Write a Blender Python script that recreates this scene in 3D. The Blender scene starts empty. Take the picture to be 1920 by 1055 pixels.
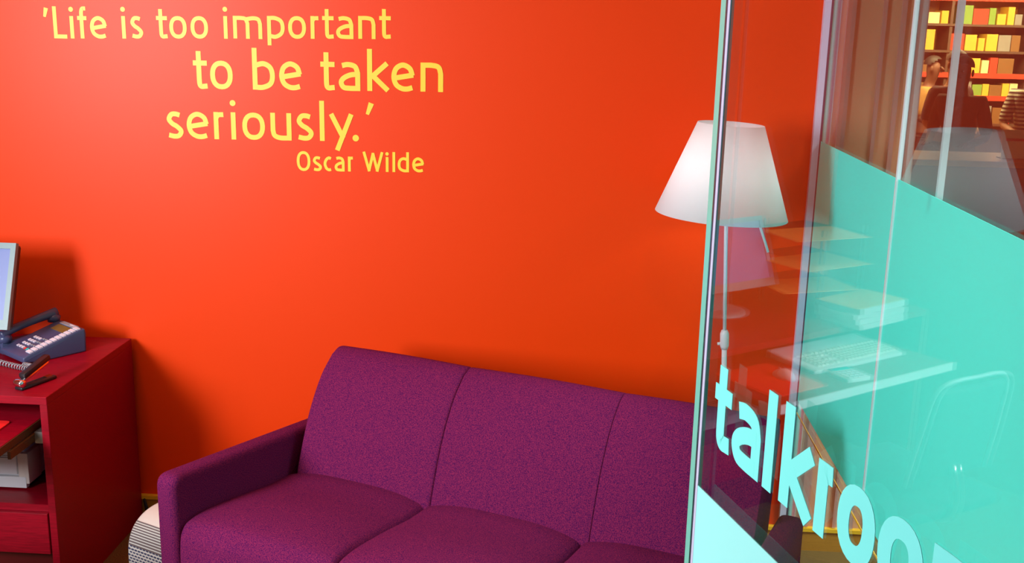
import bpy, bmesh, math, random
from mathutils import Vector, Matrix
random.seed(7)
S = bpy.context.scene
COL = S.collection
R = math.radians

# ------------------------------------------------------------------ camera
def v3(a): return Vector(a)
CAM = Vector((0.0, -3.7, 1.88))
p_, r_, y_ = R(13.6), R(1.3), R(3.4)
FW = Vector((-math.sin(y_)*math.cos(p_), math.cos(y_)*math.cos(p_), -math.sin(p_)))
RT0 = Vector((math.cos(y_), math.sin(y_), 0)); UP0 = RT0.cross(FW)
RT = RT0*math.cos(r_) + UP0*math.sin(r_); UP = -RT0*math.sin(r_) + UP0*math.cos(r_)
cd = bpy.data.cameras.new('camera'); cam = bpy.data.objects.new('camera', cd); COL.objects.link(cam)
M = Matrix.Identity(4)
for i in range(3):
    M[i][0], M[i][1], M[i][2], M[i][3] = RT[i], UP[i], -FW[i], CAM[i]
cam.matrix_world = M
cd.sensor_width = 36; cd.lens = 36*2000/1920; cd.clip_start = .02
S.camera = cam

# ------------------------------------------------------------------ light and exposure
vs = S.view_settings
vs.view_transform = 'Standard'; vs.look = 'None'; vs.gamma = 1; vs.use_curve_mapping = False; vs.exposure = 0.22
W = bpy.data.worlds.new('world'); S.world = W; W.use_nodes = True
bg = W.node_tree.nodes['Background']
bg.inputs[0].default_value = (.45, .48, 1.0, 1); bg.inputs[1].default_value = .13

def area(name, loc, target, sx, sy, power, color, spread=180):
    l = bpy.data.lights.new(name, 'AREA'); l.shape = 'RECTANGLE'; l.size = sx; l.size_y = sy
    l.energy = power; l.color = color; l.spread = R(spread)
    o = bpy.data.objects.new(name, l); COL.objects.link(o); o.location = loc
    o.rotation_euler = (Vector(target)-Vector(loc)).to_track_quat('-Z', 'Y').to_euler()
    return o
area('window_daylight', (-3.04, -3.35, 1.95), (-1.0, 0, 1.15), 1.0, 1.1, 128, (.92, .93, 1.0), 150)

# ------------------------------------------------------------------ materials
def mat(name, col, rough=.5, metal=0, spec=.5, emit=None, noise=None, bump=None, sheen=0):
    m = bpy.data.materials.new(name); m.use_nodes = True
    nt = m.node_tree; b = nt.nodes['Principled BSDF']
    b.inputs['Base Color'].default_value = (*col, 1); b.inputs['Roughness'].default_value = rough
    b.inputs['Metallic'].default_value = metal; b.inputs['Specular IOR Level'].default_value = spec
    if sheen: b.inputs['Sheen Weight'].default_value = sheen
    if emit: b.inputs['Emission Color'].default_value = (*emit[0], 1); b.inputs['Emission Strength'].default_value = emit[1]
    if noise or bump:
        tc = nt.nodes.new('ShaderNodeTexCoord')
    if noise:      # (scale, colour2, detail, stretch)
        mp = nt.nodes.new('ShaderNodeMapping'); mp.inputs['Scale'].default_value = noise[3] if len(noise) > 3 else (1, 1, 1)
        n = nt.nodes.new('ShaderNodeTexNoise'); n.inputs['Scale'].default_value = noise[0]; n.inputs['Detail'].default_value = noise[2]
        cr = nt.nodes.new('ShaderNodeValToRGB'); cr.color_ramp.elements[0].position = .36; cr.color_ramp.elements[1].position = .64
        cr.color_ramp.elements[0].color = (*col, 1); cr.color_ramp.elements[1].color = (*noise[1], 1)
        nt.links.new(tc.outputs['Object'], mp.inputs[0]); nt.links.new(mp.outputs[0], n.inputs['Vector'])
        nt.links.new(n.outputs['Fac'], cr.inputs[0]); nt.links.new(cr.outputs[0], b.inputs['Base Color'])
    if bump:
        n2 = nt.nodes.new('ShaderNodeTexNoise'); n2.inputs['Scale'].default_value = bump[0]
        bp = nt.nodes.new('ShaderNodeBump'); bp.inputs['Strength'].default_value = bump[1]; bp.inputs['Distance'].default_value = .002
        nt.links.new(tc.outputs['Object'], n2.inputs['Vector']); nt.links.new(n2.outputs['Fac'], bp.inputs['Height'])
        nt.links.new(bp.outputs[0], b.inputs['Normal'])
    return m

def glass_mat(name, tint, f0, gain=1.0):
    m = bpy.data.materials.new(name); m.use_nodes = True; nt = m.node_tree; nt.nodes.clear()
    out = nt.nodes.new('ShaderNodeOutputMaterial'); mix = nt.nodes.new('ShaderNodeMixShader')
    tr = nt.nodes.new('ShaderNodeBsdfTransparent'); gl = nt.nodes.new('ShaderNodeBsdfGlossy')
    tr.inputs[0].default_value = (*tint, 1); gl.inputs['Roughness'].default_value = 0.0
    lw = nt.nodes.new('ShaderNodeLayerWeight'); lw.inputs[0].default_value = .5      # facing = 1 - cos
    pw = nt.nodes.new('ShaderNodeMath'); pw.operation = 'POWER'; pw.inputs[1].default_value = 4.0
    mr = nt.nodes.new('ShaderNodeMapRange'); mr.inputs['To Min'].default_value = f0; mr.inputs['To Max'].default_value = gain
    nt.links.new(lw.outputs['Facing'], pw.inputs[0]); nt.links.new(pw.outputs[0], mr.inputs['Value'])
    nt.links.new(mr.outputs[0], mix.inputs[0]); nt.links.new(tr.outputs[0], mix.inputs[1]); nt.links.new(gl.outputs[0], mix.inputs[2])
    nt.links.new(mix.outputs[0], out.inputs[0]); return m

def film_mat(name, col, clear=.06, trans=.5):
    m = bpy.data.materials.new(name); m.use_nodes = True; nt = m.node_tree; nt.nodes.clear()
    out = nt.nodes.new('ShaderNodeOutputMaterial')
    d = nt.nodes.new('ShaderNodeBsdfDiffuse'); t = nt.nodes.new('ShaderNodeBsdfTranslucent'); c = nt.nodes.new('ShaderNodeBsdfTransparent')
    d.inputs[0].default_value = (*col, 1); t.inputs[0].default_value = (*col, 1); c.inputs[0].default_value = (.9, 1, .97, 1)
    a = nt.nodes.new('ShaderNodeMixShader'); a.inputs[0].default_value = trans
    b = nt.nodes.new('ShaderNodeMixShader'); b.inputs[0].default_value = clear
    nt.links.new(d.outputs[0], a.inputs[1]); nt.links.new(t.outputs[0], a.inputs[2])
    nt.links.new(a.outputs[0], b.inputs[1]); nt.links.new(c.outputs[0], b.inputs[2]); nt.links.new(b.outputs[0], out.inputs[0])
    return m

MT = dict(
    wall=mat('orange_paint', (.82, .047, .0), .43, spec=.24, bump=(220, .06)),
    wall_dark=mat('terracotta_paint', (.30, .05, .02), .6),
    wall_brown=mat('passage_paint', (.68, .44, .24), .6),
    panel=mat('passage_panel', (.46, .36, .30), .4),
    ceiling=mat('ceiling_paint', (.75, .72, .68), .8),
    carpet=mat('olive_carpet', (.09, .042, .006), .95, noise=(260, (.19, .105, .016), 3), bump=(300, .5)),
    wood=mat('ochre_wood', (.42, .17, .015), .4, noise=(14, (.5, .22, .025), 4, (1, 8, 30))),
    brass=mat('golden_strip', (.90, .50, .02), .3),
    yellow=mat('yellow_vinyl', (.93, .63, .03), .45),
    sofa=mat('purple_fabric', (.058, .006, .064), .95, spec=.05, noise=(360, (.22, .017, .074), 2), bump=(420, .5)),
    leg=mat('brushed_steel', (.5, .5, .52), .3, metal=1),
    desk=mat('cherry_veneer', (.21, .0003, .008), .42, spec=.25, noise=(9, (.31, .0006, .012), 4, (2, 30, 30))),
    desk_edge=mat('cherry_edge_core', (.05, .015, .003), .5, noise=(40, (.13, .04, .006), 4, (30, 3, 30))),
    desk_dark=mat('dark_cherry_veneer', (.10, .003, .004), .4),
    steel=mat('drawer_runner_steel', (.35, .33, .30), .4, metal=.9),
    white=mat('white_plastic', (.80, .82, .84), .4),
    offwhite=mat('warm_white_plastic', (.78, .74, .66), .4),
    grey=mat('grey_plastic', (.30, .32, .36), .4),
    navy=mat('slate_blue_plastic', (.055, .066, .145), .35),
    black=mat('black_plastic', (.012, .012, .016), .35),
    slatgrey=mat('slat_grey_plastic', (.16, .12, .12), .5),  # plain warm grey of the purifier slats
    rubber=mat('black_rubber', (.01, .01, .012), .7),
    chrome=mat('chrome', (.85, .85, .88), .12, metal=1),
    lcd=mat('amber_display', (.20, .12, .03), .2),
    keys=mat('pale_buttons', (.72, .70, .80), .4),
    keyred=mat('red_button', (.75, .05, .04), .4),
    keycyan=mat('cyan_button', (.02, .55, .55), .4),
    bezel=mat('silver_bezel', (.17, .27, .28), .35),
    screen=mat('lit_screen', (.1, .12, .2), .2, emit=((.18, .25, .60), .62)),
    matred=mat('red_mouse_mat', (.90, .012, .012), .6),
    manila=mat('manila_card', (.80, .36, .06), .7),
    paper=mat('white_paper', (.86, .86, .86), .8),
    stackpaper=mat('white_sheets', (.80, .80, .82), .8, noise=(4, (.62, .62, .66), 2, (1, 1, 120))),
    shade=None,
    lampwhite=mat('lamp_white_enamel', (.82, .82, .84), .3),
    mint=mat('polished_glass_edge', (.20, .60, .47), .15),
    edgewhite=mat('pale_edge_strip', (.62, .64, .82), .3),
    joint=mat('silicone_joint', (.80, .95, .95), .3),
    chrome_dark=mat('dark_edge_strip', (.05, .05, .09), .3),
    glass=glass_mat('door_glass', (.90, .965, .975), .10, .85),
    glass2=glass_mat('partition_glass', (.90, .95, .95), .06, .8),
    frost=film_mat('mint_frosted_film', (.17, .97, .86), .05, .30),
    frost2=film_mat('pale_frosted_film', (.42, 1.0, .95), .02, .15),
    letter=film_mat('pale_cyan_vinyl', (.26, 1.0, .92), 0, .12),
    blackfab=mat('black_mesh_fabric', (.02, .02, .03), .8),
    skin=mat('skin', (.50, .22, .13), .6), skin_dark=mat('deep_skin', (.16, .06, .035), .6),
    hair=mat('dark_hair', (.015, .009, .007), .6), hair_grey=mat('grey_hair', (.22, .16, .15), .6),
    shirt_brown=mat('tan_shirt', (.42, .20, .05), .8), shirt_dark=mat('dark_maroon_jacket', (.07, .018, .015), .8),
    shirt_plum=mat('plum_jumper', (.10, .035, .05), .8), trousers=mat('dark_trousers', (.03, .025, .03), .8),
)
# translucent lampshade
m = bpy.data.materials.new('shade_polycarbonate'); m.use_nodes = True; nt = m.node_tree; nt.nodes.clear()
o_ = nt.nodes.new('ShaderNodeOutputMaterial'); a_ = nt.nodes.new('ShaderNodeMixShader'); a_.inputs[0].default_value = .30
d_ = nt.nodes.new('ShaderNodeBsdfDiffuse'); d_.inputs[0].default_value = (.96, .96, .96, 1)
t_ = nt.nodes.new('ShaderNodeBsdfTranslucent'); t_.inputs[0].default_value = (.95, .94, .92, 1)
nt.links.new(d_.outputs[0], a_.inputs[1]); nt.links.new(t_.outputs[0], a_.inputs[2]); nt.links.new(a_.outputs[0], o_.inputs[0])
MT['shade'] = m
# striped shirt
m = mat('striped_shirt', (.8, .75, .65), .8); nt = m.node_tree
w_ = nt.nodes.new('ShaderNodeTexWave'); w_.bands_direction = 'Z'; w_.inputs['Scale'].default_value = 9
c_ = nt.nodes.new('ShaderNodeValToRGB'); c_.color_ramp.interpolation = 'CONSTANT'; c_.color_ramp.elements[1].position = .5
c_.color_ramp.elements[0].color = (.8, .72, .55, 1); c_.color_ramp.elements[1].color = (.05, .03, .04, 1)
tc_ = nt.nodes.new('ShaderNodeTexCoord'); nt.links.new(tc_.outputs['Object'], w_.inputs['Vector'])
nt.links.new(w_.outputs['Fac'], c_.inputs[0]); nt.links.new(c_.outputs[0], nt.nodes['Principled BSDF'].inputs['Base Color'])
MT['stripes'] = m

# ------------------------------------------------------------------ helpers
def link(name, me, m, parent=None, loc=None, rot=None, smooth=False):
    o = bpy.data.objects.new(name, me); COL.objects.link(o)
    if m is not None and not me.materials: me.materials.append(MT[m] if isinstance(m, str) else m)
    if parent is not None: o.parent = parent
    if loc is not None: o.location = loc
    if rot is not None: o.rotation_euler = rot
    if smooth:
        for p in me.polygons: p.use_smooth = True
    return o
def obj(name, bm, m, parent=None, smooth=False, loc=None, rot=None):
    me = bpy.data.meshes.new(name); bmesh.ops.recalc_face_normals(bm, faces=bm.faces[:]); bm.to_mesh(me); bm.free()
    return link(name, me, m, parent, loc, rot, smooth)
def auto_smooth(o, ang=35):
    me = o.data
    for p in me.polygons: p.use_smooth = True
    me.set_sharp_from_angle(angle=R(ang)); return o
def thing(name, label, cat, loc=(0, 0, 0), rz=0, group=None):
    o = bpy.data.objects.new(name, None); COL.objects.link(o); o.location = loc; o.rotation_euler = (0, 0, rz)
    o.empty_display_size = .05
    return tag(o, label, cat, group)
def tag(o, label, cat, group=None):
    o['label'] = label; o['category'] = cat
    if group: o['group'] = group
    return o
def structure(o, label=None):
    o['kind'] = 'structure'
    if label: o['label'] = label
    return o
def box(bm, lo, hi, bevel=0, seg=2, mtx=None):
    c = [(a+b)/2 for a, b in zip(lo, hi)]; s = [abs(b-a) for a, b in zip(lo, hi)]
    r = bmesh.ops.create_cube(bm, size=1, matrix=Matrix.Translation(c) @ Matrix.Diagonal((*s, 1)))
    vs_ = r['verts']
    if bevel:
        es = {e for v in vs_ for e in v.link_edges}
        rr = bmesh.ops.bevel(bm, geom=list(es), offset=bevel, segments=seg, affect='EDGES', profile=.5)
        vs_ = rr['verts'] if not mtx else [v for v in bm.verts if v.index == -1] or rr['verts']
        if mtx:
            fs = {f for v in rr['verts'] for f in v.link_faces}; vs_ = {v for f in fs for v in f.verts}
    if mtx: bmesh.ops.transform(bm, matrix=mtx, verts=list(vs_))
    return bm
def B(lo, hi, bevel=0, seg=2): return box(bmesh.new(), lo, hi, bevel, seg)
def bx(name, lo, hi, m, parent=None, bevel=0, seg=2, loc=None, rot=None):
    o = obj(name, B(lo, hi, bevel, seg), m, parent, loc=loc, rot=rot)
    return auto_smooth(o) if bevel else o
def tube(bm, pts, rad, n=10, cap=True, closed=False):
    pts = [Vector(p) for p in pts]; rads = rad if isinstance(rad, (list, tuple)) else [rad]*len(pts)
    rings = []; up = None
    for i, p in enumerate(pts):
        a = pts[i-1] if i or closed else p; b = pts[(i+1) % len(pts)] if i < len(pts)-1 or closed else p
        t = (b-a).normalized()
        if up is None:
            up = Vector((0, 0, 1)) if abs(t.z) < .9 else Vector((1, 0, 0))
        x = t.cross(up).normalized(); up = x.cross(t).normalized()
        rings.append([bm.verts.new(p + (x*math.cos(2*math.pi*k/n) + up*math.sin(2*math.pi*k/n))*rads[i]) for k in range(n)])
    m_ = len(rings)
    for i in range(m_ if closed else m_-1):
        A, C = rings[i], rings[(i+1) % m_]
        for k in range(n): bm.faces.new((A[k], A[(k+1) % n], C[(k+1) % n], C[k]))
    if cap and not closed:
        bm.faces.new(rings[0][::-1]); bm.faces.new(rings[-1])
    return bm
def lathe(bm, prof, n=40, mtx=None, closed=False):
    rings = []
    for r, z in prof:
        rings.append([bm.verts.new((r*math.cos(2*math.pi*k/n), r*math.sin(2*math.pi*k/n), z)) for k in range(n)])
    for i in range(len(rings) if closed else len(rings)-1):
        A, C = rings[i], rings[(i+1) % len(rings)]
        for k in range(n): bm.faces.new((A[k], A[(k+1) % n], C[(k+1) % n], C[k]))
    if not closed:
        bm.faces.new(rings[0][::-1]); bm.faces.new(rings[-1])
    if mtx: bmesh.ops.transform(bm, matrix=mtx, verts=bm.verts[:])
    return bm
def catmull(pts, sub=8, closed=False):
    P = [Vector(p) for p in pts]; out = []; n = len(P)
    rng = range(n if closed else n-1)
    for i in rng:
        p1, p2 = P[i], P[(i+1) % n]
        p0 = P[(i-1) % n] if closed or i else p1*2-p2
        p3 = P[(i+2) % n] if closed or i < n-2 else p2*2-p1
        for s in range(sub):
            t = s/sub
            out.append(.5*((2*p1)+(p2-p0)*t+(2*p0-5*p1+4*p2-p3)*t*t+(3*p1-p0-3*p2+p3)*t**3))
    if not closed: out.append(P[-1])
    return out
def round_poly(pts, rads, seg=5):
    P = [Vector(p) for p in pts]; out = []; n = len(P)
    for i in range(n):
        a, p, b = P[i-1], P[i], P[(i+1) % n]; r = rads[i] if isinstance(rads, (list, tuple)) else rads
        if r <= 0: out.append(p); continue
        d1 = (a-p).normalized(); d2 = (b-p).normalized()
        q1 = p+d1*r; q2 = p+d2*r
        for s in range(seg+1):
            t = s/seg; out.append(q1*(1-t)**2+p*2*t*(1-t)+q2*t*t)
    return out
def loft(prof, u0, u1, r=.02, nu=12, rseg=4, bump=None, sub=None):
    """closed (v,z) profile swept along u with rounded ends; returns bmesh, bump(u_rel, v, z)->(dv,dz)"""
    n = len(prof); P = [Vector((p[0], p[1])) for p in prof]
    ar = sum(P[i].x*P[(i+1) % n].y-P[(i+1) % n].x*P[i].y for i in range(n))
    nrm = []
    for i in range(n):
        t = (P[(i+1) % n]-P[i-1]).normalized(); q = Vector((-t.y, t.x))
        nrm.append(q if ar > 0 else -q)          # inward
    st = []
    for k in range(rseg+1):
        a = math.pi/2*k/rseg; st.append((u0 + r*(1-math.sin(a)), r*(1-math.cos(a))))
    st = st[::-1]
    st = [(u0 + r*(1-math.cos(math.pi/2*k/rseg)), r*(1-math.sin(math.pi/2*k/rseg))) for k in range(rseg+1)]
    mid = [(u0+r+(u1-u0-2*r)*k/nu, 0) for k in range(1, nu)]
    en = [(u1-(s[0]-u0), s[1]) for s in st][::-1]
    bm = bmesh.new(); rings = []
    for u, ins in st+mid+en:
        ring = []
        for i in range(n):
            q = P[i]+nrm[i]*ins
            if bump:
                d = bump((u-u0)/(u1-u0), q.x, q.y); q = q+Vector(d)
            ring.append(bm.verts.new((u, q.x, q.y)))
        rings.append(ring)
    for a, b in zip(rings, rings[1:]):
        for i in range(n): bm.faces.new((a[i], a[(i+1) % n], b[(i+1) % n], b[i]))
    bm.faces.new(rings[0][::-1]); bm.faces.new(rings[-1])
    return bm
def copy_part(src, parent, loc=None, rot=None):
    c = src.copy(); COL.objects.link(c); c.parent = parent
    if loc is not None: c.location = loc
    if rot is not None: c.rotation_euler = rot
    return c

# ------------------------------------------------------------------ lettering (strokes with butt ends)
ELL = [(.5+.5*math.copysign(abs(math.cos(t))**.88, math.cos(t)), .5+.5*math.copysign(abs(math.sin(t))**.88, math.sin(t)))
       for t in [2*math.pi*k/28 for k in range(28)]]
def curve(*p): return ('c', p)
def line(*p, e=(1, 1)): return ('l', p, e)
def curvestem(p, tail, e=(0, 1)): return ('cs', p, tail, e)
def glyph(ch, A):
    G = {
     'L': [line((0, A), (0, 0)), line((0, 0), (1, 0), e=(0, 1))],
     'i': [line((.5, 0), (.5, 1)), ('d', (.5, A*.97), .62)],
     'f': [('cs', [(.40, 1.05), (.43, A*.88), (.62, A*.99), (1, A)], [(.40, 0), (.40, 1.05)], (1, .6)), line((0, 1), (.95, 1))],
     'e': [curve((1, .06), (.72, 0), (.42, .02), (.12, .18), (0, .5), (.12, .84), (.48, 1), (.86, .86), (1, .56)), line((1.0, .585), (.0, .44), e=(.4, 0))],
     's': [curve((.93, .95), (.6, 1), (.26, .97), (.06, .76), (.3, .57), (.68, .44), (1, .24), (.82, .04), (.45, 0), (.0, .05))],
     't': [('cs', [(.36, .32), (.40, .10), (.58, .01), (.98, .02)], [(.36, 1+.72*(A-1)), (.36, .32)], (1, 1)), line((0, 1), (1, 1))],
     'o': [('o', ELL)],
     'O': [('o', [(x, y*A) for x, y in ELL])],
     'm': [line((0, 0), (0, 1)), ('sc', [(0, 1), (.25, 1), (.42, .95), (.5, .72)], [(.5, .72), (.5, 0)], (0, 1)),
           ('sc', [(.42, .93), (.72, 1), (.93, .94), (1, .70)], [(1, .70), (1, 0)], (0, 1))],
     'n': [line((0, 0), (0, 1)), ('sc', [(0, 1), (.52, 1), (.88, .92), (1, .66)], [(1, .66), (1, 0)], (0, 1))],
     'p': [line((0, 1), (0, -.36)), curve((0, 1), (.45, 1), (.88, .84), (1, .5), (.88, .18), (.45, 0), (0, .06))],
     'r': [line((0, 0), (0, 1)), curve((0, .84), (.32, .98), (1, 1))],
     'a': [('sc', [(.06, .95), (.42, 1), (.84, .92), (1, .66)], [(1, .66), (1, 0)], (0, 1)),
           curve((1, .60), (.55, .56), (.15, .42), (0, .24), (.14, .04), (.5, 0), (1, .0))],
     'u': [('cs', [(0, .32), (.10, .10), (.45, 0), (1, 0)], [(0, 1), (0, .32)], (1, 0)), line((1, 1), (1, 0))],
     'b': [line((0, A), (0, 0)), curve((0, 0), (.45, 0), (.88, .16), (1, .5), (.88, .84), (.5, 1), (.02, .92))],
     'd': [line((1, A), (1, 0)), curve((1, 0), (.55, 0), (.12, .16), (0, .5), (.12, .84), (.5, 1), (.98, .92))],
     'k': [line((0, A), (0, 0)), line((.95, 1), (.12, .48), e=(1, 0)), line((.2, .53), (1, 0), e=(0, 1))],
     'l': [line((.5, A), (.5, 0))],
     'y': [line((0, 1), (.60, .03), e=(1, 0)), line((1, 1), (.30, -.42))],
     '.': [('d', (.5, .04), .68)],
     "'": [('q', (1.0, A*1.02), (.05, A*.70))],
     'W': [line((0, A), (.27, 0), e=(1, .8)), line((.27, 0), (.5, A*.97), e=(.6, .6)), line((.5, A*.97), (.74, 0), e=(.6, .6)), line((.74, 0), (1, A), e=(.8, 1))],
     'c': [curve((1, .93), (.66, 1), (.22, .84), (0, .5), (.22, .14), (.64, 0), (1, .05))],
    }
    return G[ch]
def letter_mesh(ch, x0, x1, base, xh, asc, w, depth, plane):
    """plane(x, z, d) -> world; d = distance proud of the surface"""
    bm = bmesh.new(); A = (asc-w)/(xh-w)
    fx = lambda c: x0+w/2+(x1-x0-w)*c; fz = lambda c: base+w/2+(xh-w)*c
    def ribbon(pts, closed=False, d=depth, ws=None):
        n = len(pts); L_, R_ = [], []
        for i, p in enumerate(pts):
            a = pts[i-1] if (i or closed) else p; b = pts[(i+1) % n] if (i < n-1 or closed) else p
            t = (b-a).normalized(); q = Vector((-t.y, t.x))*((ws[i] if ws else w)/2)
            L_.append(p+q); R_.append(p-q)
        mk = lambda p, dd: bm.verts.new(plane(p.x, p.y, dd))
        lt = [mk(p, d) for p in L_]; rt = [mk(p, d) for p in R_]; lb = [mk(p, 0.0002) for p in L_]; rb = [mk(p, 0.0002) for p in R_]
        for i in range(n if closed else n-1):
            j = (i+1) % n
            bm.faces.new((lt[i], rt[i], rt[j], lt[j])); bm.faces.new((lb[i], lt[i], lt[j], lb[j])); bm.faces.new((rt[i], rb[i], rb[j], rt[j]))
        if not closed:
            bm.faces.new((lt[0], lb[0], rb[0], rt[0])); bm.faces.new((lt[-1], rt[-1], rb[-1], lb[-1]))
    def ext(pts, e):
        if e[0]: pts = [pts[0]+(pts[0]-pts[1]).normalized()*w/2*e[0]]+pts
        if e[1]: pts = pts+[pts[-1]+(pts[-1]-pts[-2]).normalized()*w/2*e[1]]
        return pts
    V = lambda c: Vector((fx(c[0]), fz(c[1])))
    for k, s in enumerate(glyph(ch, A)):
        d = depth+.00008*k
        if s[0] == 'l': ribbon(ext([V(c) for c in s[1]], s[2]), d=d)
        elif s[0] == 'c': ribbon(catmull([V(c) for c in s[1]], 7), d=d)
        elif s[0] == 'o': ribbon([V(c) for c in s[1]], True, d=d)
        elif s[0] == 'cs':
            c = catmull([V(q) for q in s[1]], 6); t = [V(q) for q in s[2]]
            ribbon(ext(t[:-1]+c, s[3]), d=d)
        elif s[0] == 'sc':
            c = catmull([V(q) for q in s[1]], 6); t = [V(q) for q in s[2]]
            ribbon(ext(c+t[1:], s[3]), d=d)
        elif s[0] == 'd':
            c = V(s[1]); r = w*s[2]
            ring = [bm.verts.new(plane(c.x+r*math.cos(2*math.pi*q/18), c.y+r*math.sin(2*math.pi*q/18), d)) for q in range(18)]
            rb = [bm.verts.new(plane(c.x+r*math.cos(2*math.pi*q/18), c.y+r*math.sin(2*math.pi*q/18), .0002)) for q in range(18)]
            bm.faces.new(ring)
            for q in range(18): bm.faces.new((ring[q], rb[q], rb[(q+1) % 18], ring[(q+1) % 18]))
        elif s[0] == 'q': ribbon([V(s[1]), V(s[2])], ws=[w*1.15, w*.7], d=d)
    return bm

# ================================================================== SETTING
XP = .818                                                  # plane of the glass side partition
structure(bx('floor', (-3.2, -4.6, -.1), (6.5, 9.2, 0), 'carpet'))
structure(bx('ceiling', (-3.2, -4.6, 2.75), (6.5, 9.2, 2.85), 'ceiling'))
structure(bx('wall_back', (-3.2, 0, 0), (XP+.03, .12, 2.75), 'wall'), 'orange painted wall carrying the yellow quote')
structure(bx('wall_passage', (XP+.03, 0, 0), (1.13, .12, 2.75), 'wall_brown'))
bm = bmesh.new()                                           # left wall with a window opening
for lo, hi in (((-3.2, -4.6, 0), (-3.1, 0, 1.25)), ((-3.2, -4.6, 2.6), (-3.1, 0, 2.75)), ((-3.2, -4.6, 1.25), (-3.1, -4.0, 2.6)), ((-3.2, -2.7, 1.25), (-3.1, 0, 2.6))):
    box(bm, lo, hi)
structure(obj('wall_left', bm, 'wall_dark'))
win = structure(thing('window_1', 'x', 'x', (-3.15, -3.35, 1.925))); del win['category']; win['label'] = 'daylight window in the left wall'
for lo, hi in (((-.05, -.65, -.675), (.05, .65, -.62)), ((-.05, -.65, .62), (.05, .65, .675)), ((-.05, -.65, -.62), (.05, -.6, .62)), ((-.05, .6, -.62), (.05, .65, .62)), ((-.04, -.02, -.62), (.04, .02, .62))):
    bx('window_frame', lo, hi, 'white', win)
for s in (-1, 1): bx('pane', (-.004, s*.02, -.62), (.004, s*.6, .62), 'glass2', win)
bb = structure(bx('baseboard_back', (-3.1, -.014, 0), (XP-.03, 0, .078), 'wood'))
bx('cap_strip', (-3.1, -.020, .078), (XP-.03, 0, .092), 'brass', bb)
bb = structure(bx('baseboard_passage', (XP+.03, -.014, 0), (1.13, 0, .078), 'wood'))
bx('cap_strip', (XP+.03, -.020, .078), (1.13, 0, .092), 'brass', bb)
for i, (a, b, m_) in enumerate(((.868, .896, 'panel'), (.985, .997, 'panel'), (1.045, 1.060, 'panel'), (1.10, 1.13, 'panel'))):
    structure(bx('trim_%d' % (i+1), (a, -.014, .095), (b, 0, 2.75), m_))

# glass side partition, square to the orange wall
pt = structure(thing('wall_right', 'x', 'x', (0, 0, 0))); del pt['category']; pt['label'] = 'clear glass side partition with a broad mint frosted band'
bx('pane', (XP, -.93, .012), (XP+.010, -.014, 2.75), 'glass2', pt)
bx('pane', (XP, -3.45, .012), (XP+.010, -.934, 2.75), 'glass2', pt)
bx('frosted_film', (XP-.0012, -.928, .590), (XP-.0002, -.022, 1.515), 'frost', pt)
bx('frosted_film', (XP-.0012, -3.44, .590), (XP-.0002, -.936, 1.515), 'frost', pt)
bx('pinstripe', (XP-.0012, -3.44, .538), (XP-.0002, -.022, .545), 'brass', pt)
bx('floor_channel', (XP-.012, -3.45, 0), (XP+.022, -.022, .014), 'leg', pt)
bx('edge_seal', (XP-.028, -.022, 0), (XP-.006, -.001, 2.75), 'edgewhite', pt)
bx('edge_seal', (XP-.006, -.022, 0), (XP+.002, -.001, 2.75), 'chrome_dark', pt)
bx('edge_seal', (XP+.002, -.022, 0), (XP+.014, -.001, 2.75), 'mint', pt)
bx('joint_strip', (XP-.006, -.937, .60), (XP+.004, -.927, 2.75), 'joint', pt)
bx('outer_post', (XP+.012, -1.20, 1.505), (XP+.026, -1.188, 2.75), 'joint', pt)

# glass door, standing open into the room
DP = Vector((.1502, -2.5, 0)); DD = Vector((.3202, -.9474, 0)).normalized()      # free edge, direction towards the hinge
DN = Vector((DD.y, -DD.x, 0))                                                     # towards the room / camera side
if DN.x > 0: DN = -DN
dr = structure(thing('door_1', 'x', 'x', DP)); del dr['category']; dr['label'] = 'clear glass door lettered in pale cyan above a frosted lower part, standing ajar'
ang = math.atan2(DD.y, DD.x); dr.rotation_euler = (0, 0, ang)
# local frame of the door: +x along the leaf to the hinge; local y sign of the room side
sy = 1 if (Matrix.Rotation(ang, 3, 'Z') @ Vector((0, 1, 0))).dot(DN) > 0 else -1
def dbox(name, x0, x1, y0, y1, z0, z1, m_): return bx(name, (x0, min(sy*y0, sy*y1), z0), (x1, max(sy*y0, sy*y1), z1), m_, dr)
dbox('pane', .006, 1.0, -.010, 0, .01, 2.3, 'glass')
dbox('polished_edge', -.006, .006, -.010, .0, .01, 2.3, 'mint')
dbox('edge_refraction_line', .0105, .0125, .0002, .001, .01, 2.3, 'chrome_dark')  # dark and bright refraction lines of the glass edge, put in as coloured strips
dbox('edge_refraction_line', .0130, .0185, .0002, .001, .01, 2.3, 'edgewhite')
dbox('frosted_film', .0190, .99, .0002, .001, .42, 1.354, 'frost2')
dbox('hinge', .97, 1.01, -.02, .012, .25, .35, 'leg'); dbox('hinge', .97, 1.01, -.02, .012, 1.95, 2.05, 'leg')
dplane = lambda x, z, d: (x, sy*(d+.001), z)
for ch, a, b in (('t', .0490, .0900), ('a', .0955, .1585), ('l', .1664, .1872), ('k', .2020, .2610), ('r', .2685, .3030), ('o', .3060, .3640), ('o', .3690, .4300), ('m', .4395, .5350)):
    l = obj('letter', letter_mesh(ch, a, b, 1.4195, .0735, .1055, .0185, .0008, dplane), 'letter', dr)

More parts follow.
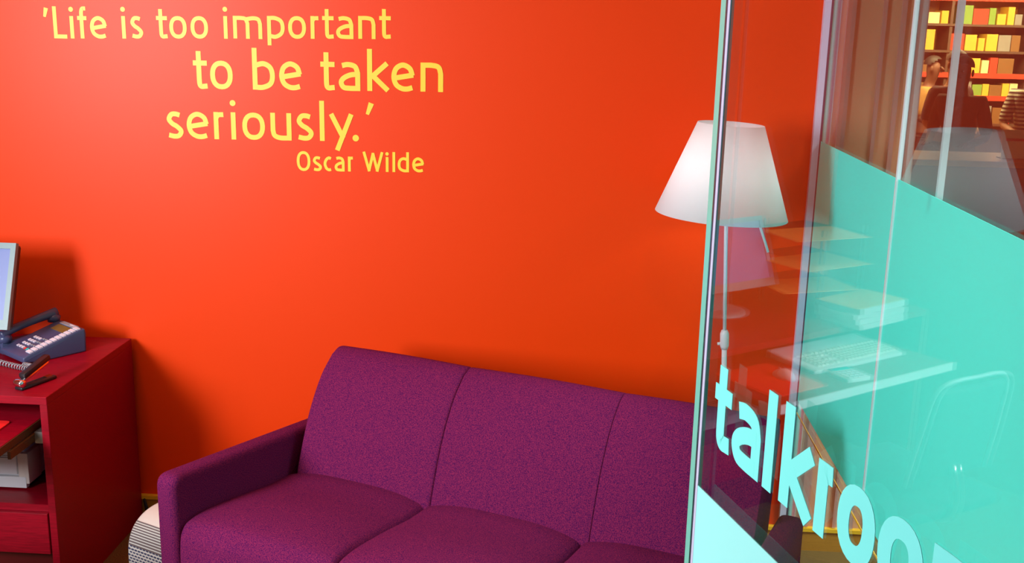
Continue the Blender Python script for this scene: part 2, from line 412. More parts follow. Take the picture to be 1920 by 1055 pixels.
# ================================================================== QUOTE ON THE WALL
QL = [
 (.0757, .108, [("'", -1.8717, -1.8506, 1.7929), ('L', -1.8354, -1.7882, 1.7939), ('i', -1.7772, -1.7616, 1.7948), ('f', -1.7486, -1.7147, 1.7956), ('e', -1.7048, -1.6442, 1.7968), ('i', -1.5938, -1.5768, 1.7987), ('s', -1.5624, -1.5172, 1.7997), ('t', -1.4691, -1.4306, 1.8016), ('o', -1.4238, -1.3627, 1.8028), ('o', -1.349, -1.2876, 1.8044), ('i', -1.2348, -1.2174, 1.8064), ('m', -1.1996, -1.0983, 1.808), ('p', -1.0806, -1.0198, 1.8101), ('o', -1.0076, -.9456, 1.8117), ('r', -.9297, -.8949, 1.8131), ('t', -.8892, -.8494, 1.814), ('a', -.8415, -.7817, 1.8152), ('n', -.7648, -.7052, 1.8169), ('t', -.6923, -.6525, 1.8182)]),
 (.0979, .142, [('t', -1.3468, -1.2973, 1.6328), ('o', -1.2875, -1.2075, 1.6339), ('b', -1.1378, -1.0586, 1.636), ('e', -1.0435, -.9628, 1.6374), ('t', -.8984, -.8487, 1.6393), ('a', -.8351, -.76, 1.6404), ('k', -.7356, -.6611, 1.6418), ('e', -.6515, -.5699, 1.6431), ('n', -.5505, -.4721, 1.6445)]),
 (.0950, .139, [('s', -1.4532, -1.3918, 1.4577), ('e', -1.3795, -1.2995, 1.4589), ('r', -1.2819, -1.2379, 1.4599), ('i', -1.2234, -1.2003, 1.4606), ('o', -1.1802, -1.0995, 1.4615), ('u', -1.0795, -1.0054, 1.4628), ('s', -.9889, -.9268, 1.464), ('l', -.9065, -.8867, 1.4648), ('y', -.8687, -.7876, 1.4657), ('.', -.7895, -.7665, 1.4664), ("'", -.7456, -.7135, 1.467)]),
 (.0523, .0700, [('O', -.9894, -.9407, 1.357), ('s', -.9331, -.8998, 1.358), ('c', -.8935, -.8625, 1.3587), ('a', -.8545, -.8188, 1.3595), ('r', -.807, -.7842, 1.3603), ('W', -.7539, -.6816, 1.3617), ('i', -.6744, -.6612, 1.3627), ('l', -.6493, -.6389, 1.3631), ('d', -.6305, -.5905, 1.3638), ('e', -.5792, -.5368, 1.3648)]),
]
qt = thing('wall_lettering', 'yellow vinyl quotation lettering stuck on the orange wall above the sofa', 'lettering')
wplane = lambda x, z, d: (x, -d, z)
for xh, asc, ls in QL:
    w = xh*.178 if xh > .06 else xh*.19
    for ch, a, b, z in ls:
        obj('letter', letter_mesh(ch, a, b, z, xh, asc, w, .0012, wplane), 'yellow', qt)

# ================================================================== SOFA
SA = R(-21)
sf = thing('sofa', 'purple fabric three-seat sofa with slim arms standing askew before the orange wall', 'sofa', (-1.167, -.966, 0), SA)
SW = 1.69; AW = .072
arm_prof = round_poly([(0, .10), (0, .622), (.74, .545), (.74, .10)], [.01, .045, .02, .01], 6)
for i, u in enumerate((0, SW-AW)):
    auto_smooth(obj('arm', loft(arm_prof, u, u+AW, .022, 3, 5), 'sofa', sf), 40)
bx('base_frame', (AW, .03, .10), (SW-AW, .70, .27), 'sofa', sf, .012)
pw = (SW-2*AW)/3
front = [(.500, .30), (.515, .42), (.552, .53), (.602, .64), (.668, .735), (.735, .792)]
backp = [(.775, .805), (.812, .792), (.822, .75), (.79, .60), (.745, .40), (.715, .16), (.60, .16)]
bprof = [(p.x, p.y) for p in catmull(front, 4)]+[(p.x, p.y) for p in catmull([front[-1]]+backp[:3], 3)][1:]+backp[3:]
us = [AW+.035, .607, 1.127, SW-AW-.03]
for i in range(3):
    def bmp(t, v, z): return (-.006*math.sin(math.pi*t) if v < .74 and z > .3 else 0, .004*math.sin(math.pi*t) if z > .7 else 0)
    auto_smooth(obj('back_panel', loft(bprof, us[i]+.0003, us[i+1]-.0003, .0035 if i else .012, 14, 3, bmp), 'sofa', sf), 60)
for i in range(3):
    u0, u1 = AW+.003+pw*i, AW-.003+pw*(i+1)
    top = [(0.002, .26), (0.0, .34), (.004, .43), (.02, .468), (.05, .482), (.12, .484), (.25, .470), (.40, .446), (.56, .425), (.57, .33), (.56, .26)]
    sp = [(p.x, p.y) for p in catmull(top, 3)]
    def bmp2(t, v, z):
        e = 1-abs(2*t-1)**3.2
        return (-.012*e if v < .03 and .28 < z < .45 else 0, (.030*e-.008)*min(1, max(0, (z-.36)/.06))*min(1, .4+v*3) if z > .36 else 0)
    auto_smooth(obj('seat_cushion', loft(sp, u0, u1, .016, 18, 4, bmp2), 'sofa', sf), 60)
for u in (.06, SW-.06):
    for v in (.08, .66):
        obj('leg', tube(bmesh.new(), [(u, v, 0), (u, v, .105)], .018, 14), 'leg', sf)

# ================================================================== FLOOR LAMP
LX, LY = .546, -.33
lp = thing('floor_lamp', 'white floor lamp with a conical shade behind the right half of the sofa', 'lamp', (LX, LY, 0))
lx = lambda z: -.055*z                                      # the pole leans a little to the left
obj('base', lathe(bmesh.new(), [(.001, 0), (.125, 0), (.13, .006), (.125, .014), (.03, .022), (.012, .05), (.001, .05)], 40), 'lampwhite', lp, True)
obj('pole', tube(bmesh.new(), [(lx(.03), 0, .03), (lx(.893), 0, .893)], .0085, 16), 'lampwhite', lp, True)
obj('collar', lathe(bmesh.new(), [(.001, -.03), (.011, -.03), (.0145, -.018), (.0145, .022), (.010, .034), (.001, .034)], 20, Matrix.Translation((lx(.893), 0, .893)) @ Matrix.Rotation(R(-3.15), 4, 'Y')), 'lampwhite', lp, True)
obj('collar_knob', tube(bmesh.new(), [(lx(.893)-.013, 0, .881), (lx(.893)-.022, 0, .880)], .005, 12), 'lampwhite', lp)
obj('inner_pole', tube(bmesh.new(), [(lx(.91), 0, .91), (lx(1.53), 0, 1.53)], .0060, 14), 'lampwhite', lp, True)
SX = -.0885
Ms = Matrix.Translation((SX, 0, 1.306)) @ Matrix.Rotation(R(2.5), 4, 'Y')
zt = .286; rb_, rt_ = .208, .103; th = .0022
obj('lamp_shade', lathe(bmesh.new(), [(rb_, 0), (rt_, zt), (rt_-th, zt), (rb_-th, 0)], 72, Ms, closed=True), 'shade', lp, True)
bm = bmesh.new()
for k in range(3):
    a = 2*math.pi*k/3+.5; tube(bm, [Ms @ Vector((.01, 0, .235)), Ms @ Vector((rt_*1.19*math.cos(a), rt_*1.19*math.sin(a), .235))], .002, 6)
obj('shade_carrier', bm, 'lampwhite', lp)
obj('bulb', lathe(bmesh.new(), [(.001, .08), (.020, .085), (.03, .12), (.024, .16), (.013, .19), (.001, .2)], 20, Matrix.Translation((lx(1.42), -.02, 1.302))), 'white', lp, True)
l = bpy.data.lights.new('shade_fill', 'POINT'); l.energy = 1.3; l.color = (.97, .98, 1); l.shadow_soft_size = .03  # weak fill added inside the shade to make it whiter
o = bpy.data.objects.new('shade_fill', l); COL.objects.link(o); o.parent = lp; o.location = (lx(1.42), .02, 1.47)
obj('switch_rod', tube(bmesh.new(), [(.013, -.02, 1.33), (.0645, -.02, 1.194)], .0042, 10), 'lampwhite', lp, True)

# ================================================================== DESK
XR = -1.62; YF = -.665; DZ = .72
dk = thing('desk', 'cherry red desk with a pull-out tray and drawer against the orange wall', 'desk', (0, 0, 0))
bx('desktop', (-2.98, YF, DZ-.026), (XR, -.022, DZ), 'desk', dk, .0015, 1)
bx('side_panel', (XR-.024, YF, 0), (XR, -.022, DZ-.026), 'desk', dk, .001, 1)
bx('side_panel', (-2.98, YF, 0), (-2.956, -.022, DZ-.026), 'desk', dk, .001, 1)
bx('pedestal_side', (-2.165, YF+.02, 0), (-2.141, -.03, .56), 'desk', dk, .001, 1)
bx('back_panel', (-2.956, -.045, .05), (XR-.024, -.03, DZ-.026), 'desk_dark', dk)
bx('top_rail', (-2.956, YF+.16, .635), (XR-.024, YF+.175, DZ-.05), 'desk', dk)
bx('shelf', (-2.141, YF+.012, .328), (XR-.024, -.045, .352), 'desk', dk)
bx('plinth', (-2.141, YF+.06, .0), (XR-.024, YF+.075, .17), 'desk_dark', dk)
d = bx('drawer', (-2.139, YF-.004, .186), (XR-.0275, YF+.016, .3265), 'desk', dk, .0015, 1)
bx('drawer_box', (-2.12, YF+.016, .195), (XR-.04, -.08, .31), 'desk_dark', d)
tr = bx('keyboard_tray', (-2.68, -1.005, .598), (-1.686, -.36, .62), 'desk', dk, .0012, 1)
bx('tray_edge_band', (-1.6858, -1.004, .594), (-1.6832, -.52, .6185), 'desk_edge', tr)
bx('tray_lip', (-2.68, -1.012, .594), (-1.686, -1.0055, .626), 'white', tr)
bx('drawer_runner', (-1.684, -.80, .568), (-1.674, -.10, .592), 'desk_edge', dk)
bx('drawer_runner', (-1.6735, -.655, .562), (-1.6445, -.10, .60), 'steel', dk)

# ---- monitor
mo = thing('monitor', 'silver flat monitor with a lit blue screen at the left end of the desk', 'monitor', (-2.123, -.305, DZ))
tilt = Matrix.Translation((0, 0, .25)) @ Matrix.Rotation(R(-21), 4, 'X')
def tbox(name, lo, hi, m_, par, bev=0):
    bm = B(lo, hi, bev); bmesh.ops.transform(bm, matrix=tilt, verts=bm.verts[:]); return obj(name, bm, m_, par)
tbox('housing', (-.225, .004, -.140), (.225, .035, .150), 'black', mo, .008)
for lo, hi in (((-.228, -.012, .133), (.228, .006, .153)), ((-.228, -.012, -.143), (.228, .006, -.110)), ((-.228, -.012, -.110), (-.210, .006, .133)), ((.210, -.012, -.110), (.228, .006, .133))):
    tbox('bezel', lo, hi, 'bezel', mo)
tbox('screen', (-.210, -.006, -.110), (.210, .004, .133), 'screen', mo)
tbox('bezel_button', (.16, -.015, -.130), (.18, -.012, -.122), 'grey', mo)
bx('neck', (-.035, .03, .01), (.035, .06, .24), 'bezel', mo, .006)
obj('foot', lathe(bmesh.new(), [(.001, 0), (.12, 0), (.12, .008), (.09, .014), (.001, .016)], 36, Matrix.Translation((-.02, .06, 0))), 'bezel', mo, True)

# ---- telephone
ph = thing('telephone', 'slate blue desk telephone with pale buttons near the desk corner', 'telephone', (-1.838, -.235, DZ), R(-36))
wd = .082
prof = [(-.118, .008), (-.118, .026), (-.10, .034), (.02, .066), (.085, .083), (.108, .084), (.112, .066), (.108, .0), (-.06, .0)]
auto_smooth(obj('body', loft(round_poly(prof, .005, 3), -wd, wd, .006, 4, 3), 'navy', ph), 35)
def on_face(y):   # height of the sloping face
    pts = [(-.10, .0345), (.02, .0665), (.085, .0835), (.108, .0845)]
    for (a, za), (b, zb) in zip(pts, pts[1:]):
        if y <= b: return za+(zb-za)*(y-a)/(b-a)
    return .0845
def pbtn(name, x, y, sx, sy_, m_, h=.003):
    bm = B((-sx/2, -sy_/2, -.002), (sx/2, sy_/2, h))
    sl = math.atan2(on_face(y+.01)-on_face(y-.01), .02)
    bmesh.ops.transform(bm, matrix=Matrix.Translation((x, y, on_face(y))) @ Matrix.Rotation(sl, 4, 'X'), verts=bm.verts[:])
    return obj(name, bm, m_, ph)
pbtn('display', .0, .062, .085, .034, 'lcd', .001)
pbtn('display_surround', .0, .0935, .10, .018, 'grey', .002)
pbtn('maker_plate', .022, .0945, .03, .006, 'keys', .003)
b0 = None
for r_i in range(4):
    for c_i in range(3):
        x, y = -.030+.017*c_i, -.078+.0205*r_i
        pbtn('number_button', x, y, .0105, .0095, 'keys')
pbtn('function_button', .022, -.080, .010, .009, 'keyred'); pbtn('function_button', .037, -.080, .010, .009, 'keycyan')
for r_i in range(4):
    for c_i in range(2):
        if r_i: pbtn('function_button', .022+.016*c_i, -.078+.022*r_i, .009, .006, 'grey')
for k in range(11): pbtn('line_button', .063, -.086+.0172*k, .029, .0135, 'keys', .0035)
hs = catmull([(-.098, -.105, .066), (-.098, -.06, .082), (-.098, .02, .099), (-.098, .10, .112)], 5)
h = obj('handset', tube(bmesh.new(), hs, [.014+.004*abs(2*i/(len(hs)-1)-1)**2 for i in range(len(hs))], 12), 'navy', ph, True)
for y0, z0 in ((-.092, .052), (.088, .092)):
    obj('ear_cap', lathe(bmesh.new(), [(.001, -.012), (.021, -.012), (.024, .006), (.016, .016), (.001, .018)], 20, Matrix.Translation((-.098, y0, z0))), 'navy', h, True)
bx('cradle', (-.122, -.11, .0), (-.0825, .108, .046), 'navy', ph, .004)
cord = []
c0, c1 = Vector((-.108, -.115, .020)), Vector((.050, -.150, .0105))
path = catmull([(-.105, -.108, .030), (-.12, -.150, .0105), (-.06, -.174, .0105), (.02, -.168, .0105), (.10, -.152, .0105), (.152, -.136, .0105), (.135, -.120, .0105), (.10, -.128, .0105)], 60)
for i, p in enumerate(path):
    a = i*.60; t = (path[min(i+1, len(path)-1)]-path[max(i-1, 0)]).normalized(); x = t.cross(Vector((0, 0, 1))).normalized(); u = x.cross(t)
    cord.append(p+x*math.cos(a)*.0085+u*math.sin(a)*.0085)
obj('spiral_cord', tube(bmesh.new(), cord, .0019, 6), 'grey', ph, True)

# ---- stapler (standing open, hinge end towards the room)
st = thing('stapler', 'small black stapler with chrome fittings lying open near the front desk edge', 'stapler', (-1.733, -.608, DZ), R(-20))
bx('base', (-.016, -.008, 0), (.016, .135, .011), 'black', st, .004)
bx('anvil', (-.008, .10, .0111), (.008, .125, .014), 'chrome', st)
Mr = Matrix.Translation((0, .004, .018)) @ Matrix.Rotation(R(9), 4, 'Z') @ Matrix.Rotation(R(13), 4, 'X')
def sbox(n, lo, hi, m_, bev): 
    bm = B(lo, hi, bev); bmesh.ops.transform(bm, matrix=Mr, verts=bm.verts[:]); return auto_smooth(obj(n, bm, m_, st))
sbox('magazine', (-.008, 0, 0), (.008, .132, .011), 'chrome', .001)
sbox('top_arm', (-.0125, .012, .010), (.0125, .142, .030), 'black', .006)
obj('hinge_cap', lathe(bmesh.new(), [(.001, -.017), (.011, -.017), (.013, -.01), (.013, .01), (.011, .017), (.001, .017)], 18, Matrix.Translation((0, .0, .022)) @ Matrix.Rotation(R(90), 4, 'Y')), 'chrome', st, True)

# ---- mouse mat, mouse, keyboard, calculator on the tray
TZ = .62
bm = bmesh.new(); pr = round_poly([(-.135, -.15), (.135, -.15), (.135, .15), (-.135, .15)], .018, 5)
f = bm.faces.new([bm.verts.new((p.x, p.y, 0)) for p in pr]); r = bmesh.ops.extrude_face_region(bm, geom=[f])
bmesh.ops.translate(bm, vec=(0, 0, .004), verts=[e for e in r['geom'] if isinstance(e, bmesh.types.BMVert)])
tag(obj('mouse_mat', bm, 'matred', loc=(-1.890, -.785, TZ), rot=(0, 0, R(1))), 'bright red mouse mat lying on the pull-out desk tray', 'mouse mat')
ms = thing('mouse', 'white computer mouse on the red mat', 'mouse', (-1.955, -.80, TZ+.004), R(8))
bm = bmesh.new(); bmesh.ops.create_uvsphere(bm, u_segments=24, v_segments=14, radius=1)
for v in bm.verts:
    v.co = Vector((v.co.x*.031, v.co.y*.056, max(0, v.co.z)*.034*(1-.25*v.co.y)))
obj('body', bm, 'white', ms, True)
bx('scroll_wheel', (-.003, .022, .024), (.003, .034, .031), 'grey', ms, .001)
kb = thing('keyboard', 'white computer keyboard on the desk tray beside the mouse mat', 'keyboard', (-2.345, -.71, TZ), R(1))
auto_smooth(obj('case', loft(round_poly([(-.125, 0), (-.125, .014), (.10, .026), (.125, .030), (.13, 0)], .003, 3), -.255, .255, .005, 3, 3), 'white', kb))
kme = None
def key(x, y, wk):
    z = .0145+(y+.125)*.0525
    bm = bmesh.new(); bmesh.ops.create_cone(bm, cap_ends=True, segments=4, radius1=.0135, radius2=.0105, depth=.008, matrix=Matrix.Rotation(R(45), 4, 'Z'))
    me = bpy.data.meshes.get('keycap_%d' % round(wk*1e4))
    if me is None:
        bmesh.ops.scale(bm, vec=(wk/.0165, .92, 1), verts=bm.verts[:]); me = bpy.data.meshes.new('keycap_%d' % round(wk*1e4)); bm.to_mesh(me)
    bm.free(); link('key', me, 'offwhite', kb, (x, y, z+.003), (R(3), 0, 0))
for r_i in range(6):
    y = -.090+.0205*r_i+(.008 if r_i == 5 else 0)
    for c_i in range(22):
        if c_i in (15, 18): continue
        if r_i == 0 and 4 <= c_i <= 9: continue
        if r_i in (1, 3) and c_i in (15, 16, 17): continue
        x = -.235+.0204*c_i+(.004 if c_i > 15 else 0)
        key(x, y, .0165)
key(-.235+.0204*6.5, -.090, .115)
cl = thing('calculator', 'small grey calculator between the keyboard and the mouse mat', 'calculator', (-2.18, -.905, TZ), R(8))
bx('body', (-.055, -.065, 0), (.055, .065, .016), 'white', cl, .003)
bx('display', (-.045, .032, .0161), (.045, .055, .018), 'keycyan', cl)
for r_i in range(4):
    for c_i in range(4): bx('key', (-.045+.023*c_i, -.056+.02*r_i, .0161), (-.028+.023*c_i, -.043+.02*r_i, .019), 'keys', cl)

# ---- papers at the far left of the desk
dt = thing('document_tray', 'three-tier letter tray standing on the desk left of the monitor', 'tray', (-2.60, -.33, DZ))
for z in (.10, .21, .325):
    bx('tier', (-.13, -.17, z), (.13, .17, z+.004), 'desk_dark', dt)
for sx in (-.13, .126):
    for y in (-.165, .155): bx('post', (sx, y, 0), (sx+.004, y+.01, .36), 'leg', dt)
def folder(x, y, z, w, d, rz, label, over):
    bm = B((-w/2, -d/2, 0), (w/2, d/2, .0022)); f = obj('folder', bm, 'manila', loc=(x, y, z), rot=(0, 0, rz)); return tag(f, label, 'folder', None)
folder(-2.50, -.42, DZ+.3305, .36, .26, R(12), 'manila folder jutting from the top tier of the letter tray', 1)
folder(-2.50, -.44, DZ+.2155, .36, .27, R(4), 'manila folder jutting from the middle tier of the letter tray', 1)
folder(-2.50, -.40, DZ+.1055, .36, .24, R(16), 'manila folder jutting from the bottom tier of the letter tray', 1)
bundle = [(.020, 'lowest'), (.022, 'second lowest'), (.018, 'second highest'), (.024, 'topmost')]
z = DZ+.0005
for k, (t, wh) in enumerate(bundle):
    bx_ = bx('paper_bundle', (-.15, -.105, 0), (.15, .105, t), 'stackpaper', None, loc=(-2.58+.006*(k % 3), -.632+.004*(k % 2), z), rot=(0, 0, R(3*(k % 3)-3)))
    tag(bx_, 'bundle of white sheets, %s in the pile in front of the letter tray' % wh, 'papers'); z += t+.0008
folder(-2.57, -.628, z, .32, .20, R(-3), 'manila folder lying on top of the pile of white sheets', 1)

# ---- printer in the pedestal
pn = thing('printer', 'white laser printer inside the open compartment of the desk', 'printer', (-1.93, -.37, .3521))
bx('body', (-.19, -.17, .012), (.155, .20, .135), 'white', pn, .006)
bx('paper_cassette', (-.17, -.186, .006), (.16, -.165, .045), 'white', pn, .003)
bx('front_cover', (-.15, -.180, .050), (.128, -.168, .128), 'white', pn, .003)
bx('side_cheek', (.134, -.184, .02), (.170, -.10, .128), 'offwhite', pn, .004)
bx('output_hood', (-.15, -.12, .135), (.12, .18, .155), 'white', pn, .008)
for k in range(2): bx('vent_slot', (.05, -.1815, .108+.007*k), (.112, -.180, .111+.007*k), 'grey', pn)
for x in (-.16, .14): bx('foot', (x-.015, -.15, 0), (x+.015, .18, .012), 'rubber', pn)

# ================================================================== FAN HEATER beside the sofa
ap = thing('air_purifier', 'white air purifier with a slatted top and perforated front beside the sofa arm', 'air purifier', (-1.325, -.53, 0), R(-26))
pr = catmull([(-.075, .015), (-.092, .12), (-.090, .22), (-.066, .285), (-.02, .325), (.04, .338), (.085, .325), (.095, .22), (.09, .1), (.08, .012)], 5)
auto_smooth(obj('body', loft([(p.x, p.y) for p in pr], -.085, .17, .022, 8, 5), 'offwhite', ap), 50)
ap.scale = (1, 1, .84)
# slats follow the curved shoulder
for k in range(10):
    i = 10.5+k*.72; a = pr[int(i)]; b = pr[int(i)+1]; p = a+(b-a)*(i-int(i)); t = (b-a).normalized(); nn = Vector((-t.y, t.x))
    q = p+nn*.0015
    bm = B((-.07, -.0022, -.0015), (.150, .0022, .0022)); sl = math.atan2(t.y, t.x)
    bmesh.ops.transform(bm, matrix=Matrix.Translation((0, q.x, q.y)) @ Matrix.Rotation(sl, 4, 'X'), verts=bm.verts[:])
    obj('slat', bm, 'slatgrey', ap)
bm = bmesh.new()
for r_i in range(14):
    zz = .06+.0125*r_i
    # front curve
    pf = min(pr[:14], key=lambda p: abs(p.y-zz))
    for c_i in range(15):
        x = -.066+.0148*c_i+(.0074 if r_i % 2 else 0)
        box(bm, (x-.005, pf.x-.0012, zz-.0028), (x+.005, pf.x+.004, zz+.0028))
o = obj('perforations', bm, 'navy', ap); o['kind'] = 'stuff'
pc = obj('power_cable', tube(bmesh.new(), catmull([(-1.60, -.03, .03), (-1.61, -.024, .08), (-1.60, -.03, .055), (-1.58, -.05, .008), (-1.50, -.2, .006), (-1.40, -.34, .006), (-1.375, -.40, .006)], 8), .0042, 8), 'rubber', None, True)
tag(pc, 'black power cable running along the foot of the wall by the desk', 'cable')

# ================================================================== OFFICE CHAIR (seen as a reflection in the door)
oc = thing('office_chair', 'black office chair with pale frame standing before the desk', 'chair', (-1.85, -1.37, 0), R(5))
obj('gas_post', tube(bmesh.new(), [(0, 0, .09), (0, 0, .42)], .025, 14), 'leg', oc)
auto_smooth(obj('seat', loft(round_poly([(-.23, .42), (-.24, .47), (.22, .48), (.23, .42)], .02, 4), -.24, .24, .03, 6, 4), 'blackfab', oc))
auto_smooth(obj('backrest', loft(round_poly([(-.22, .56), (-.27, .86), (-.25, .87), (-.20, .57)], .008, 3), -.15, .15, .012, 6, 4), 'blackfab', oc))
fr = [(-.18, -.205, .55), (-.172, -.24, .74), (-.145, -.262, .875), (0, -.270, .895), (.145, -.262, .875), (.172, -.24, .74), (.18, -.205, .55)]
obj('back_frame', tube(bmesh.new(), catmull(fr, 6), .007, 10), 'grey', oc, True)
obj('back_stem', tube(bmesh.new(), catmull([(0, 0, .41), (0, -.2, .41), (0, -.25, .48), (0, -.225, .60)], 5), .014, 8), 'leg', oc, True)
for k in range(5):
    a = 2*math.pi*k/5; l = obj('foot', tube(bmesh.new(), [(0, 0, .09), (.29*math.cos(a), .29*math.sin(a), .06)], [.022, .014], 8), 'leg', oc)
    obj('castor', tube(bmesh.new(), [(.29*math.cos(a)-.012, .29*math.sin(a), .026), (.29*math.cos(a)+.012, .29*math.sin(a), .026)], .026, 12), 'rubber', l)

# ================================================================== CEILING LIGHTS
for k, (x, y, pwr) in enumerate(((-1.85, -.9, 5.5), (.30, -2.1, 4), (-1.65, -2.9, 5))):
    lt = thing('ceiling_light', 'round recessed ceiling downlight, %s' % ('nearest the desk', 'nearest the floor lamp', 'nearest the doorway')[k], 'light', (x, y, 2.75))
    bm = bmesh.new(); lathe(bm, [(.09, -.012), (.11, -.006), (.11, 0), (.085, 0)], 32, closed=True); obj('trim_ring', bm, 'leg', lt, True)
    obj('lens', lathe(bmesh.new(), [(.001, -.004), (.085, -.004), (.085, -.002), (.001, -.002)], 28), mat('lamp_lens', (.9, .8, .6), .4, emit=((1, .75, .45), 4)), lt)
    l = bpy.data.lights.new('downlight', 'AREA'); l.shape = 'DISK'; l.size = .2; l.energy = pwr; l.color = (1, .55, .28); l.spread = R(150)
    lo = bpy.data.objects.new('downlight', l); COL.objects.link(lo); lo.parent = lt; lo.location = (0, 0, -.02)

# ================================================================== SHOP BEYOND THE GLASS
structure(bx('wall_shop_back', (1.0, 8.9, 0), (6.5, 9.0, 2.75), 'wood'))
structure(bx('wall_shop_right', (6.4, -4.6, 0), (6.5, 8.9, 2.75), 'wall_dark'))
structure(bx('wall_shop_left', (1.03, .12, 0), (1.13, 8.9, 2.75), 'wall_brown'))
area('passage_fill', (2.3, -1.4, 2.7), (2.25, -1.4, 0), 1.2, 1.6, 170, (1, .99, .97), 110)  # unseen fill added to brighten the passage wall and the frosted film
l = area('shop_light', (4.1, 7.0, 2.7), (4.1, 8.3, 0), 3.2, 1.2, 560, (1, .66, .30))
GC = {'yellow': (.85, .50, .05), 'cream': (.85, .70, .38), 'red': (.75, .05, .02), 'green': (.22, .40, .06), 'brown': (.25, .11, .03), 'grey': (.30, .28, .26)}
GM = {k: mat('carton_'+k, c, .6) for k, c in GC.items()}
MT['shelfm'] = mat('dark_shelf', (.10, .05, .03), .5)
sh = thing('shelf_unit', 'long dark shelf unit full of cartons along the far shop wall', 'shelf', (3.1, 8.45, 0))
ORD = 'first second third fourth fifth sixth seventh eighth ninth tenth eleventh twelfth thirteenth fourteenth fifteenth sixteenth seventeenth eighteenth nineteenth twentieth twenty-first twenty-second twenty-third twenty-fourth twenty-fifth'.split()
ZS = [.92, 1.22, 1.46, 1.70, 1.98]
for z in ZS: bx('shelf', (0, -.02, z-.025), (2.6, .42, z), 'shelfm', sh)
for x in (0, .86, 1.72, 2.57): bx('upright', (x, 0, 0), (x+.03, .42, 2.35), 'shelfm', sh)
for z, m_ in ((1.46, 'red'), (1.22, 'red')): bx('price_rail', (0, -.03, z-.05), (2.6, -.0205, z+.004), GM[m_], sh)
bx('sign_panel', (0, -.01, 2.22), (2.6, .0, 2.42), GM['red'], sh)
for zi, z in enumerate(ZS):
    x = 3.14; nb = 0
    while x < 5.6:
        w = random.uniform(.06, .17); h_ = random.uniform(.11, (.25, .185, .185, .23, .20)[zi])
        c = random.choice(['yellow', 'yellow', 'yellow', 'cream', 'cream', 'red', 'green', 'brown', 'grey', 'brown'])
        if not any(abs(x+w/2-q) < w/2+.022 for q in (3.975, 4.835, 5.685)):
            b_ = bx('carton', (-w/2, -.12, 0), (w/2, .12, h_), GM[c], None, loc=(x+w/2, 8.60, z+.001))
            nb += 1; rows = ['lowest', 'second lowest', 'middle', 'second highest', 'topmost']
            tag(b_, '%s carton, %s from the left on the %s shelf of the far shop unit' % (c, ORD[nb-1], rows[zi]), 'box', 'cartons on the %s shop shelf' % rows[zi])
        x += w+random.uniform(.006, .022)
# paper lantern-like white display shades above the shelf, counter, card stand
ct = thing('counter', 'brown shop counter seen through the glass with people behind', 'counter', (3.3, 4.2, 0))
bx('worktop', (-1.2, -.3, .98), (1.5, .3, 1.02), 'wood', ct); bx('front', (-1.15, -.24, 0), (1.45, -.2, .98), 'shelfm', ct)
bx('end_panel', (-1.15, -.24, 0), (-1.11, .28, .98), 'shelfm', ct); bx('end_panel', (1.41, -.24, 0), (1.45, .28, .98), 'shelfm', ct)
cs = thing('card_stand', 'leaning cream card stand with a red line on the shop counter', 'sign', (3.12, 4.06, 1.021))
def lean(bm): bmesh.ops.transform(bm, matrix=Matrix.Rotation(R(-14), 4, 'X'), verts=bm.verts[:]); return bm
obj('card', lean(B((-.13, 0, .002), (.13, .006, .21))), GM['cream'], cs); obj('red_line', lean(B((-.10, -.002, .13), (.10, -.0003, .15))), GM['red'], cs)
bx('foot', (-.12, .0, 0), (.12, .12, .006), GM['brown'], cs)

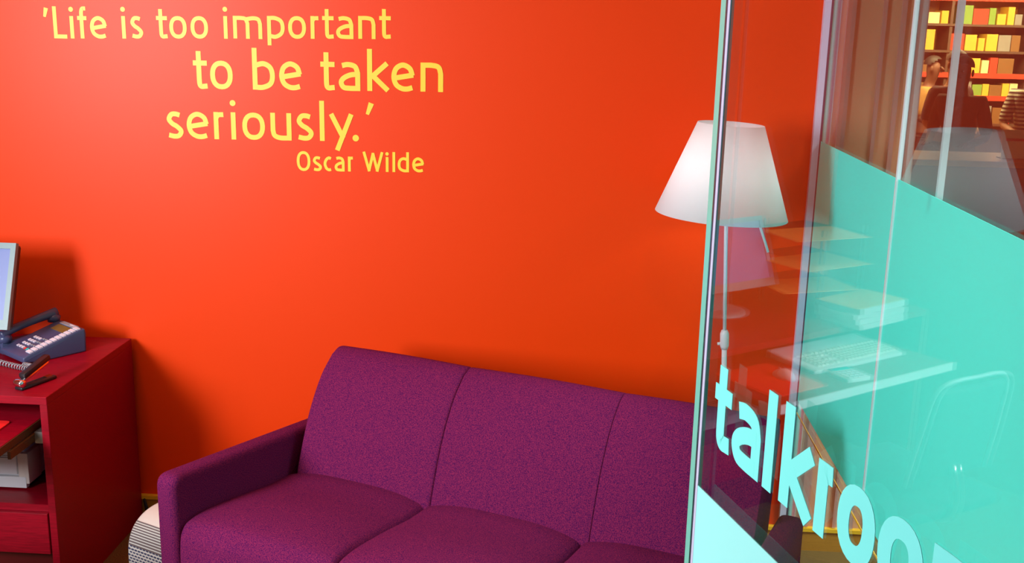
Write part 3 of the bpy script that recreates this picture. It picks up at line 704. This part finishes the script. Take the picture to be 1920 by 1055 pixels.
def person(loc, rz, h, skin, shirt, hairm, label, lean_=0.0):
    pr_ = thing('person', label, 'person', loc, rz)
    s = h/1.75
    J = {}; E = []; rad = {}
    def j(n, p, r): J[n] = Vector(p)*s; rad[n] = r*s
    j('pelvis', (0, 0, .95), .125); j('belly', (0, lean_*.2, 1.10), .120); j('chest', (0, lean_*.5, 1.30), .135); j('neck0', (0, lean_*.8, 1.44), .060); j('neck', (0, lean_, 1.50), .052)
    j('head0', (0, lean_+.02, 1.57), .070); j('head1', (0, lean_+.02, 1.66), .085); j('head2', (0, lean_+.01, 1.715), .060)
    E += [('pelvis', 'belly'), ('belly', 'chest'), ('chest', 'neck0'), ('neck0', 'neck'), ('neck', 'head0'), ('head0', 'head1'), ('head1', 'head2')]
    for sx, t in ((-1, 'l'), (1, 'r')):
        j('sh'+t, (sx*.17, lean_*.6, 1.40), .062); j('el'+t, (sx*.23, .02, 1.12), .042); j('wr'+t, (sx*.17, .22, 1.07), .028); j('pa'+t, (sx*.155, .28, 1.065), .026)
        E += [('chest', 'sh'+t), ('sh'+t, 'el'+t), ('el'+t, 'wr'+t), ('wr'+t, 'pa'+t)]
        for k in range(4):
            fx = sx*(.13+.019*k); ln = (.055, .065, .07, .06)[k] if sx > 0 else (.06, .07, .065, .055)[k]
            j('f%s%d' % (t, k), (fx, .315, 1.065), .0095); j('g%s%d' % (t, k), (fx, .315+ln*.6, 1.050), .0085)
            E += [('pa'+t, 'f%s%d' % (t, k)), ('f%s%d' % (t, k), 'g%s%d' % (t, k))]
        j('th'+t, (sx*.115, .275, 1.055), .010); j('ti'+t, (sx*.095, .305, 1.05), .009); E += [('pa'+t, 'th'+t), ('th'+t, 'ti'+t)]
        j('hip'+t, (sx*.10, 0, .88), .095); j('kn'+t, (sx*.11, .01, .49), .062); j('an'+t, (sx*.11, -.02, .09), .042); j('to'+t, (sx*.12, .12, .035), .034)
        E += [('pelvis', 'hip'+t), ('hip'+t, 'kn'+t), ('kn'+t, 'an'+t), ('an'+t, 'to'+t)]
    def skinmesh(name, names, grow, m_):
        ks = [k for k in J if k in names]; idx = {k: i for i, k in enumerate(ks)}
        me = bpy.data.meshes.new(name); me.from_pydata([J[k] for k in ks], [(idx[a], idx[b]) for a, b in E if a in idx and b in idx], [])
        o = link(name, me, m_, pr_)
        o.modifiers.new('skin', 'SKIN').use_smooth_shade = True
        for i, k in enumerate(ks):
            me.skin_vertices[0].data[i].radius = (rad[k]+grow, rad[k]*(.8 if k in ('chest', 'belly', 'pelvis') else 1)+grow)
        me.skin_vertices[0].data[0].use_root = True
        su = o.modifiers.new('sub', 'SUBSURF'); su.levels = 1; su.render_levels = 1
        return o
    b_ = skinmesh('body', list(J), 0, skin)
    skinmesh('shirt', ['pelvis', 'belly', 'chest', 'neck0', 'shl', 'ell', 'shr', 'elr'], .012*s, shirt)
    skinmesh('trousers', ['pelvis', 'hipl', 'knl', 'anl', 'hipr', 'knr', 'anr'], .012*s, 'trousers')
    hc = J['head1']; bm = bmesh.new(); bmesh.ops.create_uvsphere(bm, u_segments=20, v_segments=14, radius=1)
    bmesh.ops.delete(bm, geom=[v for v in bm.verts if v.co.z < -.15+.75*max(0, v.co.y) or (v.co.y > .55 and v.co.z < .55)], context='VERTS')
    for v in bm.verts: v.co = hc+Vector((v.co.x*.088, v.co.y*.102-.006, v.co.z*.098+.018))*s
    obj('hair', bm, hairm, pr_, True)
    for sx in (-1, 1):
        bm = bmesh.new(); bmesh.ops.create_uvsphere(bm, u_segments=10, v_segments=8, radius=.011*s)
        bmesh.ops.translate(bm, vec=hc+Vector((sx*.030, .078, -.010))*s, verts=bm.verts[:]); obj('eye', bm, 'hair', pr_, True)
        bm = bmesh.new(); bmesh.ops.create_uvsphere(bm, u_segments=10, v_segments=8, radius=1)
        for v in bm.verts: v.co = hc+Vector((sx*.086+v.co.x*.010, v.co.y*.018, -.025+v.co.z*.03))*s
        obj('ear', bm, skin, pr_, True)
    obj('nose', tube(bmesh.new(), [hc+Vector((0, .076, 0))*s, hc+Vector((0, .105, -.035))*s], [.007*s, .014*s], 8), skin, pr_, True)
    obj('mouth', tube(bmesh.new(), [hc+Vector((-.024, .080, -.062))*s, hc+Vector((0, .088, -.064))*s, hc+Vector((.024, .080, -.062))*s], .005*s, 6), 'shirt_dark', pr_, True)
    return pr_
person((3.43, 7.4, 0), R(-120), 1.64, 'skin_dark', 'shirt_brown', 'hair', 'person with dark hair in a tan shirt, leftmost behind the glass', .06)
person((3.25, 6.1, 0), R(200), 1.72, 'skin', 'shirt_plum', 'hair_grey', 'person with grey hair in a plum jumper, middle of the shop group', .05)
person((3.06, 5.15, 0), R(140), 1.69, 'skin_dark', 'shirt_dark', 'hair', 'person with dark hair in a dark maroon jacket facing the grey-haired person', .08)
person((4.02, 6.2, 0), R(170), 1.70, 'skin', 'stripes', 'hair', 'person in a striped shirt at the right edge of the shop view', .03)
